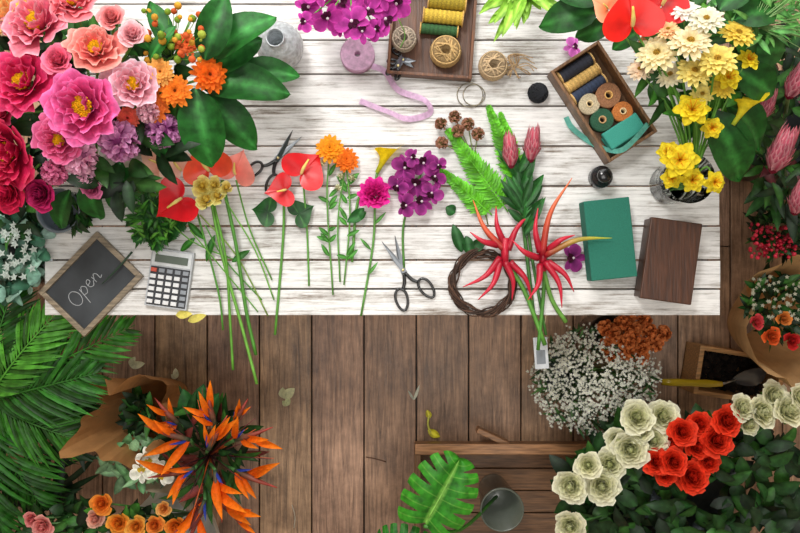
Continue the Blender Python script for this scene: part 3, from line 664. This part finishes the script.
# ---------------- top right bouquet
g=G(); vz=P(668,185); rr=.062
lathe(g['glass_vase'],vz,[(.001,.0),(rr*.8,0),(rr*.85,.01),(rr*.8,.08),(rr,.16),(rr*.96,.16),(rr*.76,.08),(rr*.78,.012),(.001,.01)],C('#ffffff'),'glass',32)
cen=vz+np.array([.01,.06,.2]); 
def st2(o): tube(g['stems'],[vz+np.array([U(-.02,.02),U(-.02,.02),.02]),vz+np.array([0,0,.16]),(o+cen)/2+np.array([0,0,.0]),o-np.array([0,0,.012])],.0025,STM*.8)
for (x,y,r,z,hd,c0,c1) in [(632,22,30,1.1,100,'#b80c08','#ec2018'),(664,2,26,1.1,60,'#b00a0c','#e41c20'),(606,8,15,1.05,150,'#f07848','#fcb088'),(646,48,12,1.02,200,'#f06838','#fca070')]:
    o=W(x,y,z); anth(g['anthuriums'],o,radians(hd),px(r,z),C(c0),C(c1),.3); st2(o)
for (x,y,r,z,c0,c1) in [(657,54,22,1.08,'#e4cc78','#f8ecc0'),(690,42,23,1.12,'#e4c068','#faf0cc'),(717,60,22,1.12,'#e0bc48','#f8e884'),(694,72,20,1.09,'#e0c048','#f8ea90'),(706,20,20,1.12,'#dcd4a8','#f8f4e0'),(738,34,20,1.1,'#e4c038','#f6dc64'),(670,75,16,1.04,'#ecdcac','#fcf6dc'),(684,10,16,1.1,'#ece0d0','#fbf8f0'),(640,70,15,1.02,'#f0c8a0','#fbe8cc'),(722,88,14,1.06,'#e4c038','#f6e05c'),(702,94,13,1.05,'#e4cc58','#f6ea90'),(668,30,13,1.1,'#f4a868','#fcd4a0')]:
    o=W(x,y,z); gerbera(g['gerberas'],o,outax(o,cen,.9),px(r,z),C(c0),C(c1),C('#c09430'),n=16,w=.3,layers=3); st2(o)
for (x,y,r,z) in [(692,110,19,1.05),(728,78,14,1.08),(712,128,12,1.02),(680,160,20,1.0),(692,180,14,.97),(714,182,13,.96),(672,178,12,.96),(748,60,13,1.06),(668,152,12,.99)]:
    o=W(x,y,z); 
    R=frame(outax(o,cen,1)); 
    for l in range(3):
        for i in range(6): petal(g['yellow_lilies'],o,R,i*1.047+l*.5+U(-.1,.1),px(r,z)*(1-.18*l),px(r,z)*.62,.5+.3*l,-.4+.3*l,C('#e8c010'),C('#fae838'),p=1.1,q=.6,cup=.25,ruf=.12,nu=6)
    for i in range(6): tube(g['yellow_lilies'],[o,o+R@np.array([.3*px(r)*cos(i),.3*px(r)*sin(i),.5*px(r)])],.001,C('#f0a010'),'petal',4,1)
    st2(o)
calla(g['yellow_lilies'],W(733,125,1.0),radians(60),px(17,1.0),C('#fae030'),.3)
for (x1,y1,x2,y2,w_,z1,z2) in [(598,12,538,26,36,1.0,.96),(600,0,555,-10,34,1.02,1),(710,110,742,182,44,1.0,.9),(725,100,762,150,40,.98,.92),(735,70,775,95,36,1.04,1),(735,20,778,8,34,1.1,1.08),(720,10,748,-20,34,1.1,1.1),(612,22,575,38,22,1,.95),(700,95,688,140,20,1.0,.96),(640,30,612,50,18,1,.97),(745,50,788,50,30,1.02,1.0)]:
    leafto(g['leaves'],W(x1,y1,z1),W(x2,y2,z2),px(w_,z1),C('#134016'),C('#266624'),arch=.5,q=.7,nu=6,nv=10,roll=U(-.3,.3),ruf=.03)
foliage(g['leaves'],700,60,58,65,.92,1.03,130,28,11,GR,el=(-.2,.6)); foliage(g['leaves'],762,15,35,25,.95,1.1,90,26,5,[C('#46803a'),C('#629a4c')])
for i in range(50):
    a=U(-.6,1.9); L=U(25,50); A=W(755,25,1.06); tube(g['stems'],[A,W(755+L*.6*cos(a),25-L*.5*sin(a),1.1),W(760+L*cos(a),25-L*sin(a),1.08)],.0008,C('#7aa060'),'stem',4,3)
make('gerbera_bouquet',g)
g=G(); orchid(g['b'],P(573,47,.01),(0,0,1),px(10),C('#a03890'),C('#d070c0'),C('#60104c')); make('orchid_bloom',g)
# ---------------- right column
g=G(); vz=np.array([1.28,.42,0]); bucket(g['bucket'],vz,.15,.4,C('#6a6e70'))
for (x,y,r,z,dx,dy) in [(772,172,23,.92,.1,.8),(741,128,18,.92,-.3,.8),(788,98,21,.94,.2,.7),(760,120,16,.9,.1,.8),(794,214,19,.86,.0,.8)]:
    o=W(x,y,z); protea(g['proteas'],o,(dx,dy,.6),px(r,z),C('#961e3c'),C('#dc5a7a'),n=80,L=2.1)
    tube(g['stems'],[o,(o+vz)/2+np.array([0,0,.1]),vz+np.array([0,0,.15])],.005,C('#4a5a2c'))
foliage(g['leaves'],788,125,34,85,.6,.83,210,30,9,DG+DG+[C('#5a2428')],el=(-.1,.7)); make('protea_bucket',g)
def wrap(b,o,tilt,r,h,col,n=60,fold=.12):
    R=frame(tilt); V=[];nv=8;ph=U(0,6)
    for i in range(nv+1):
        t=i/nv
        for j in range(n):
            a=2*pi*j/n; rr=r*(.22+.78*t**.8)*(1+fold*t*sin(5*a+ph)+.5*fold*t*sin(11*a+2*ph)); zz=h*t*(1+.12*t*sin(3*a+ph)+.05*sin(9*a)*t)
            V.append([rr*cos(a),rr*sin(a),zz])
    b.add(np.array(V)@R.T+o,gf(nv,n,True),col,'paper',False)
g=G(); o=np.array([1.32,.14,0.0]); wrap(g['kraft_paper'],o,(.02,.02,1),.17,.55,C('#a8967c'))
foliage(g['leaves'],780,226,26,26,.42,.6,170,20,5,DG,el=(.3,1.2))
for i in range(140):
    q_=W(768+U(-18,28),240+U(-16,18),U(.55,.63)); sph(g['berries'],q_,U(.004,.007),C(random.choice(['#b01830','#8a1028','#d03048'])),'petal_gloss',None,6,4)
for i in range(20): tube(g['stems'],[o+np.array([0,0,.03]),W(760+U(0,40),205+U(0,45),.5)],.002,C('#3a5a2c'))
make('wrapped_berry_bouquet',g)
g=G(); o=np.array([1.24,-.20,0.0]); wrap(g['kraft_paper'],o,(.0,.04,1),.22,.56,C('#cba472'),fold=.1)
foliage(g['leaves'],778,306,30,30,.36,.5,170,18,6,DG,el=(.2,1))
for (x,y,r,cl) in [(770,336,11,'#e8642c'),(790,340,10,'#c82828'),(755,322,9,'#e04a50'),(782,318,9,'#e88a40')]: rose(g['blooms'],W(x,y,.52),(0,0,1),px(r,.5),C(cl)*.7,C(cl),n=16)
for i in range(60): mini(g['blooms'],W(774+U(-22,26),298+U(-22,22),U(.5,.55)),(U(-.5,.5),U(-.5,.5),1),.007,C('#c8c8b0'))
make('wrapped_wildflower_bouquet',g)
g=G(); c2,R2=openbox(g['crate'],733,374,.30,.17,.14,radians(-9),C('#c0905c'),.016,0.0,'woodx'); make('wooden_seed_box',g)
g=G(); 
for i in range(260):
    q_=c2+R2@np.array([U(-.12,.12),U(-.06,.06),U(.02,.05)]); sph(g['soil'],q_,U(.008,.016),C('#1c130d')*U(.7,1.6),'foam',None,5,4)
make('potting_soil',g)
g=G(); A=W(662,382,.17);Bq=W(722,384,.16); tube(g['handle'],[A,A*.5+Bq*.5,Bq],[.011,.014,.012,.014,.009],C('#c0a420'),'gloss',12)
tube(g['shank'],[Bq,W(735,380,.13)],.004,C('#9a9a9a'),'metal'); leafto(g['blade'],W(732,380,.13),W(768,372,.09),.06,C('#3a3c40'),C('#4a4c50'),mat='gloss',cup=.6,vein=False); make('hand_trowel',g)
# ---------------- baby's breath
g=G(); bs=np.array([.56,-.36,0]); bucket(g['bucket'],bs,.085,.24,C('#8a8e8a'))
for i in range(760):
    a=U(0,2*pi); r=math.sqrt(U(0,1)); x=594+64*r*cos(a); y=380+55*r*sin(a); z=.5-.16*r*r+U(-.05,.04); o=W(x,y,z)
    if i%4==0: tube(g['stems'],[bs+np.array([0,0,.2]),(o+bs+np.array([0,0,.28]))/2,o],[.0016,.0009],C('#3a5a28')*U(.7,1.2),'stem',4,3)
    for k in range(3):
        oo=o+np.array([U(-.014,.014),U(-.014,.014),U(-.01,.012)]); mini(g['blossoms'],oo,(U(-.5,.5),U(-.5,.5),1),U(.0035,.007),C('#ffffff'),cc=C('#d8e0b0'))
foliage(g['leaves'],594,380,58,50,.28,.42,260,14,3,[C('#1e3c18'),C('#2c4a22'),C('#3a5a2c')],el=(.1,1),nv=3)
make('babys_breath_bouquet',g)
g=G()
for i in range(16):
    a=i*2.4; r=math.sqrt(i/16)*29; z=.45-.0022*r; o=W(632+r*1.2*cos(a),338+r*.8*sin(a),z)
    ballf(g['blooms'],o,(cos(a)*r*.01,-sin(a)*r*.01,1),px(10,z),C('#b05420'),C('#f49858'),n=50,pl=.5,pw=.45); tube(g['stems'],[np.array([.70,-.23,.02]),o],.002,C('#6a5a30'))
bucket(g['pot'],np.array([.70,-.23,0]),.07,.22,C('#5a4a40'),'gloss')
make('rust_hydrangea',g)
g=G(); box(g['tag'],P(541,353,-.03),(px(14),px(32),.002),radians(4),C('#c8ccd0'),'paper'); box(g['print'],P(541,357,-.0285),(px(9),px(14),.001),radians(4),C('#70767c'),'paint'); tube(g['string'],[P(541,340,-.028),P(544,330,.004),P(546,315,.012)],.0008,C('#c8b890'),'fiber',4); make('price_tag',g)
# ---------------- roses bottom right
g=G(); bs=np.array([.86,-.72,0]); bucket(g['bucket'],bs,.2,.3,C('#50565a'))
cen=bs+np.array([0,0,.35])
rs=[]
for (x,y,r) in [(661,417,18),(636,418,19),(652,440,18),(630,448,20),(610,464,18),(602,484,20),(572,484,19),(571,524,17),(588,465,15),(770,396,16),(757,413,18),(784,412,19),(739,408,15),(797,398,15),(745,424,13),(640,432,14),(616,440,14)]: rs.append((x,y,r,'#ccd890','#faf4da'))
for (x,y,r) in [(681,432,16),(698,424,14),(724,421,17),(714,441,18),(668,446,15),(672,462,16),(655,462,15),(694,446,15),(690,476,19),(706,462,13),(665,474,12)]: rs.append((x,y,r,'#c00c06','#fa4828'))
for (x,y,r,ci,co) in rs:
    z=.56+U(-.02,.03); o=W(x,y,z); rose(g['roses'],o,outax(o,cen+np.array([0,0,-.1]),.45),px(r*1.04,z),C(ci)*U(.9,1.05),C(co)*U(.92,1.0),n=36,ruf=.06)
    tube(g['stems'],[o,(o+cen)/2,bs+np.array([0,0,.2])],.003,C('#3a6a30'))
foliage(g['leaves'],695,492,130,68,.36,.54,420,26,14,DG,el=(-.3,.6),p=.75,q=.8)
foliage(g['leaves'],650,450,50,30,.42,.53,70,22,11,DG+GR[:2],el=(-.2,.6),q=.8)
make('rose_bucket',g)
# ---------------- crate + monstera
g=G(); wc=C('#8a6444')
x1,x2=W(415,0,.16)[0],W(600,0,.16)[0]; y1=W(0,452,.16)[1]; 
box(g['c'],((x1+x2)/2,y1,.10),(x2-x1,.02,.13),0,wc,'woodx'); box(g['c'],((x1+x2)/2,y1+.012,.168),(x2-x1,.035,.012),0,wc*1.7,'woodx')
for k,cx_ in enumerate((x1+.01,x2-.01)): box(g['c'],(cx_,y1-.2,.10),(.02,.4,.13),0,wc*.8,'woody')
box(g['c'],((x1+x2)/2,y1-.4,.10),(x2-x1,.02,.13),0,wc,'woodx')
for k in range(5): box(g['c'],((x1+x2)/2,y1-.05-.08*k,.02),(x2-x1-.03,.076,.016),0,wc*.9*U(.8,1.1),'woodx')
box(g['c'],(x1+.27,y1+.045,.12),(.12,.018,.05),radians(-25),wc*1.3,'woodx'); g['c'].bev=.002
make('wooden_crate',g)
g=G(); o=np.array([W(503,0,.3)[0],W(0,512,.3)[1],.03]); bucket(g['pot'],o,.07,.25,C('#5a6056'),'gloss')
z=.5; tl=.12; Rm=rz(radians(62))@np.array([[cos(tl),0,-sin(tl)],[0,1,0],[sin(tl),0,cos(tl)]])
monstera(g['leaf'],W(434,507,z),Rm,px(54,z),C('#267218'),C('#409a28'),C('#8cc858'))
tl=-.1; Rm=rz(radians(170))@np.array([[cos(tl),0,-sin(tl)],[0,1,0],[sin(tl),0,cos(tl)]])
monstera(g['leaf'],W(410,548,.42),Rm,px(34,.42),C('#185816'),C('#287820'),C('#70a84c'))
tube(g['petiole'],[W(424,526,z-.002),W(460,530,.42),o+np.array([0,0,.1])],.006,C('#3e7a28')); make('monstera_plant',g)
# ---------------- bird of paradise
g=G(); bs=np.array([-.64,-.62,0]); wrap(g['wrap_paper'],bs,(0,-.0,1),.13,.42,C('#c0b098'))
def bop(x,y,z,hd,s,n=4):
    o=W(x,y,z); d=np.array([cos(hd),sin(hd),.15]); 
    L=px(46,z)*s
    tube(g['beaks'],[o,o+d*L*.45+np.array([0,0,.01]),o+d*L],[.006,.009,.006,.001],C('#2c4a34'),'leaf',7,5,col2=C('#b04038'))
    for i in range(n):
        a=hd+U(.1,1.3)*random.choice([1,1,-.5]); e=U(.15,.7); l=L*U(.6,.95); A=o+d*L*.12*i
        leafto(g['sepals'],A,A+np.array([cos(a)*cos(e),sin(a)*cos(e),sin(e)])*l,l*.21,C('#e04c04'),C('#fc8a18'),arch=.2,cup=1.0,p=.9,q=1,mat='petal',vein=False)
    leafto(g['sepals'],o,o+np.array([cos(hd+.5),sin(hd+.5),.5])*L*.4,L*.06,C('#20308a'),C('#3a50b8'),q=1,mat='petal',vein=False)
    tube(g['stems'],[o,(o+bs)/2+np.array([0,0,.12]),bs+np.array([0,0,.05])],.005,C('#3f7038'))
for a in [(190,440,.66,160,1.0),(215,425,.7,100,.85),(235,440,.68,20,.9),(235,470,.66,-20,1),(215,470,.68,-80,1.1),(195,468,.66,190,1),(225,500,.62,-50,1),(205,500,.6,-110,1),(208,450,.72,60,.9),(180,425,.62,130,.8),(235,422,.62,60,.6)]: bop(a[0],a[1],a[2],radians(a[3]),a[4])
foliage(g['leaves'],208,450,36,46,.4,.58,70,40,9,DG+[C('#6a2c28')],el=(.2,1))
for i in range(22):
    a=U(0,6.28); A=W(210,455,.5); tube(g['stems'],[A,W(210+60*cos(a)*U(.6,1.1),455+62*sin(a)*U(.6,1.1),U(.6,.74))],[.003,.0008],C(random.choice(['#6a2a30','#4a1c28','#c85a28'])),'stem',5,2)
for (x2,y2) in [(203,385),(183,390),(218,394)]: leafto(g['leaves'],W(198,425,.5),W(x2,y2,.55),px(24,.5),C('#123e14'),C('#205824'))
for (x,y) in [(155,468),(148,458),(163,474),(142,472)]: orchid(g['white_blooms'],W(x,y,.52),(0,0,1),px(12,.5),C('#e8ecd8'),C('#fafaf0'),C('#e0c040'))
foliage(g['leaves'],138,462,30,22,.35,.48,60,20,9,[C('#5a8a5a'),C('#7aa078')])
make('bird_of_paradise_bouquet',g)
g=G(); wrap(g['w'],np.array([-.80,-.45,0]),(-.0,.0,1),.13,.58,C('#b48450'),fold=.2); foliage(g['filler'],142,412,12,14,.3,.5,80,20,8,DG,el=(.3,1.2)); make('kraft_paper_bouquet',g)
g=G(); bs=np.array([-.74,-.88,0]); wrap(g['white_paper'],bs,(-.0,.0,1),.17,.36,C('#d0d0cc'),fold=.08)
for (x,y,r,ci,co) in [(103,503,13,'#e86a10','#fc9c3c'),(97,517,11,'#d88a80','#f8c0a8'),(120,522,13,'#e87810','#fcaa40'),(137,526,12,'#f08820','#fcb850'),(156,524,11,'#e87018','#fca048'),(178,525,13,'#e86a10','#fc9838'),(45,524,13,'#d86a70','#f4a8a0'),(34,518,10,'#d05a60','#f09a98'),(165,508,9,'#f09030','#fcc070')]:
    o=W(x,y,.52); rose(g['roses'],o,(U(-.2,.2),U(-.2,.2),1),px(r,.52),C(ci),C(co),n=24); tube(g['stems'],[o,bs+np.array([0,0,.05])],.003,C('#4a7a38'))
foliage(g['leaves'],95,527,80,22,.38,.49,120,20,10,DG+GR[:2]); make('orange_rose_bouquet',g)
# ---------------- palm
g=G(); bs=np.array([-1.42,-.42,0]); bucket(g['pot'],bs,.16,.35,C('#5a4032'),'paint')
for (x2,y2,z1,z2,l,cl) in [(135,325,.55,.6,58,'#327020'),(100,372,.6,.6,62,'#245a18'),(78,440,.6,.5,60,'#2e641c'),(45,510,.6,.45,60,'#205014'),(66,304,.65,.62,48,'#427f26'),(20,275,.65,.62,46,'#245a18'),(5,540,.6,.45,60,'#205416'),(95,412,.5,.4,50,'#1a4412')]:
    frond(g['fronds'],W(-12,400,z1-.1),W(x2,y2,z2),26,px(l,.6),px(4.8,.6),C(cl),arch=.2,ang=.85,droop=.5,rach=.004,tipmin=.3,var=(.45,1.8))
    tube(g['fronds'],[bs+np.array([0,0,.3]),W(-12,400,z1-.1)],.008,C('#4a6a30'))
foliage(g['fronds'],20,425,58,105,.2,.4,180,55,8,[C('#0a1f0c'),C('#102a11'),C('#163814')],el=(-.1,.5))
make('palm_plant',g)
g=G(); bs=np.array([-1.2,.06,0]); bucket(g['bucket'],bs,.13,.4,C('#6a6e70'))
foliage(g['leaves'],12,250,34,42,.6,.78,260,18,12,[C('#6a9080'),C('#8aaa9c'),C('#4a7460'),C('#2a5440'),C('#1c3c2c')],el=(-.1,.9),q=.5,p=.9); 
for i in range(30): mini(g['blossoms'],W(U(0,34),U(225,280),.8),(U(-.4,.4),U(-.4,.4),1),.012,C('#d8e4dc'))
foliage(g['leaves'],10,215,25,20,.7,.8,60,25,10,DG)
make('eucalyptus_bucket',g)
# ---------------- floor litter
for (x,y,h_,L,Wd,cl) in [(130,366,10,15,8,'#f0f4d0'),(283,398,40,15,10,'#f0f4c8'),(177,378,100,10,6,'#f4f8dc'),(287,406,80,10,6,'#d8e0b0'),(414,400,70,16,3,'#e8f0e0')]:
    g=G(); o=W(x,y,.004); a=radians(h_); leafto(g['p'],o,o+np.array([cos(a),sin(a),.0])*px(L,0),px(Wd,0),C(cl),vein=False,mat='petal'); leafto(g['p'],o,o+np.array([cos(a+.9),sin(a+.9),.0])*px(L*.7,0),px(Wd*.8,0),C(cl)*.8,vein=False,mat='petal'); make('fallen_petal',g)
g=G(); tube(g['s'],[W(430,412,.006),W(428,425,.01),W(433,436,.006)],.004,C('#d8d860')); leafto(g['s'],W(428,430,.008),W(440,437,.008),px(8,0),C('#d8d038')); leafto(g['s'],W(430,418,.008),W(427,410,.008),px(6,0),C('#d8d040'));make('leaf_cutting',g)
for (x1,y1,x2,y2,cl) in [(292,505,294,528,'#c8c0b0'),(366,457,386,462,'#5a3a28'),(560,425,573,430,'#c8b090')]:
    g=G(); tube(g['s'],[W(x1,y1,.003),W((x1+x2)/2+2,(y1+y2)/2,.005),W(x2,y2,.003)],.0016,C(cl)); make('dry_twig',g)
g=G(); 
for (x1,y1,x2,y2) in [(176,320,192,319),(188,326,206,320)]: leafto(g['s'],P(x1,y1-5,.004),P(x2,y2-5,.004),px(8),C('#e8dc70'),vein=False,mat='petal')
make('yellow_petal',g)
# ---------------- camera + lights
cam=bpy.data.cameras.new('camera'); co=bpy.data.objects.new('camera',cam); S.collection.objects.link(co); co.location=(0,0,H); cam.lens=35; cam.sensor_width=36; S.camera=co
def area(name,loc,tgt,sx,sy,e,col=(1,1,1)):
    l=bpy.data.lights.new(name,'AREA'); l.shape='RECTANGLE'; l.size=sx; l.size_y=sy; l.energy=e; l.color=col
    o=bpy.data.objects.new(name,l); S.collection.objects.link(o); o.location=loc
    o.rotation_euler=(Vector(tgt)-Vector(loc)).to_track_quat('-Z','Y').to_euler()
area('window_light',(.2,2.38,2.2),(0,.1,.5),3.2,1.4,76,(1,.985,.965))
area('skylight',(-.7,1.5,3.4),(0,.2,.7),.7,.6,54,(1,.975,.94))
area('overhead_fill',(.1,-.6,4.4),(0,-.4,0),2.2,1.8,56,(1,.965,.92))  # added fill lamp above the camera, brightens the floor and front bouquets
w=bpy.data.worlds.new('world'); S.world=w; w.use_nodes=True; w.node_tree.nodes['Background'].inputs[0].default_value=(1,.98,.95,1); w.node_tree.nodes['Background'].inputs[1].default_value=.24
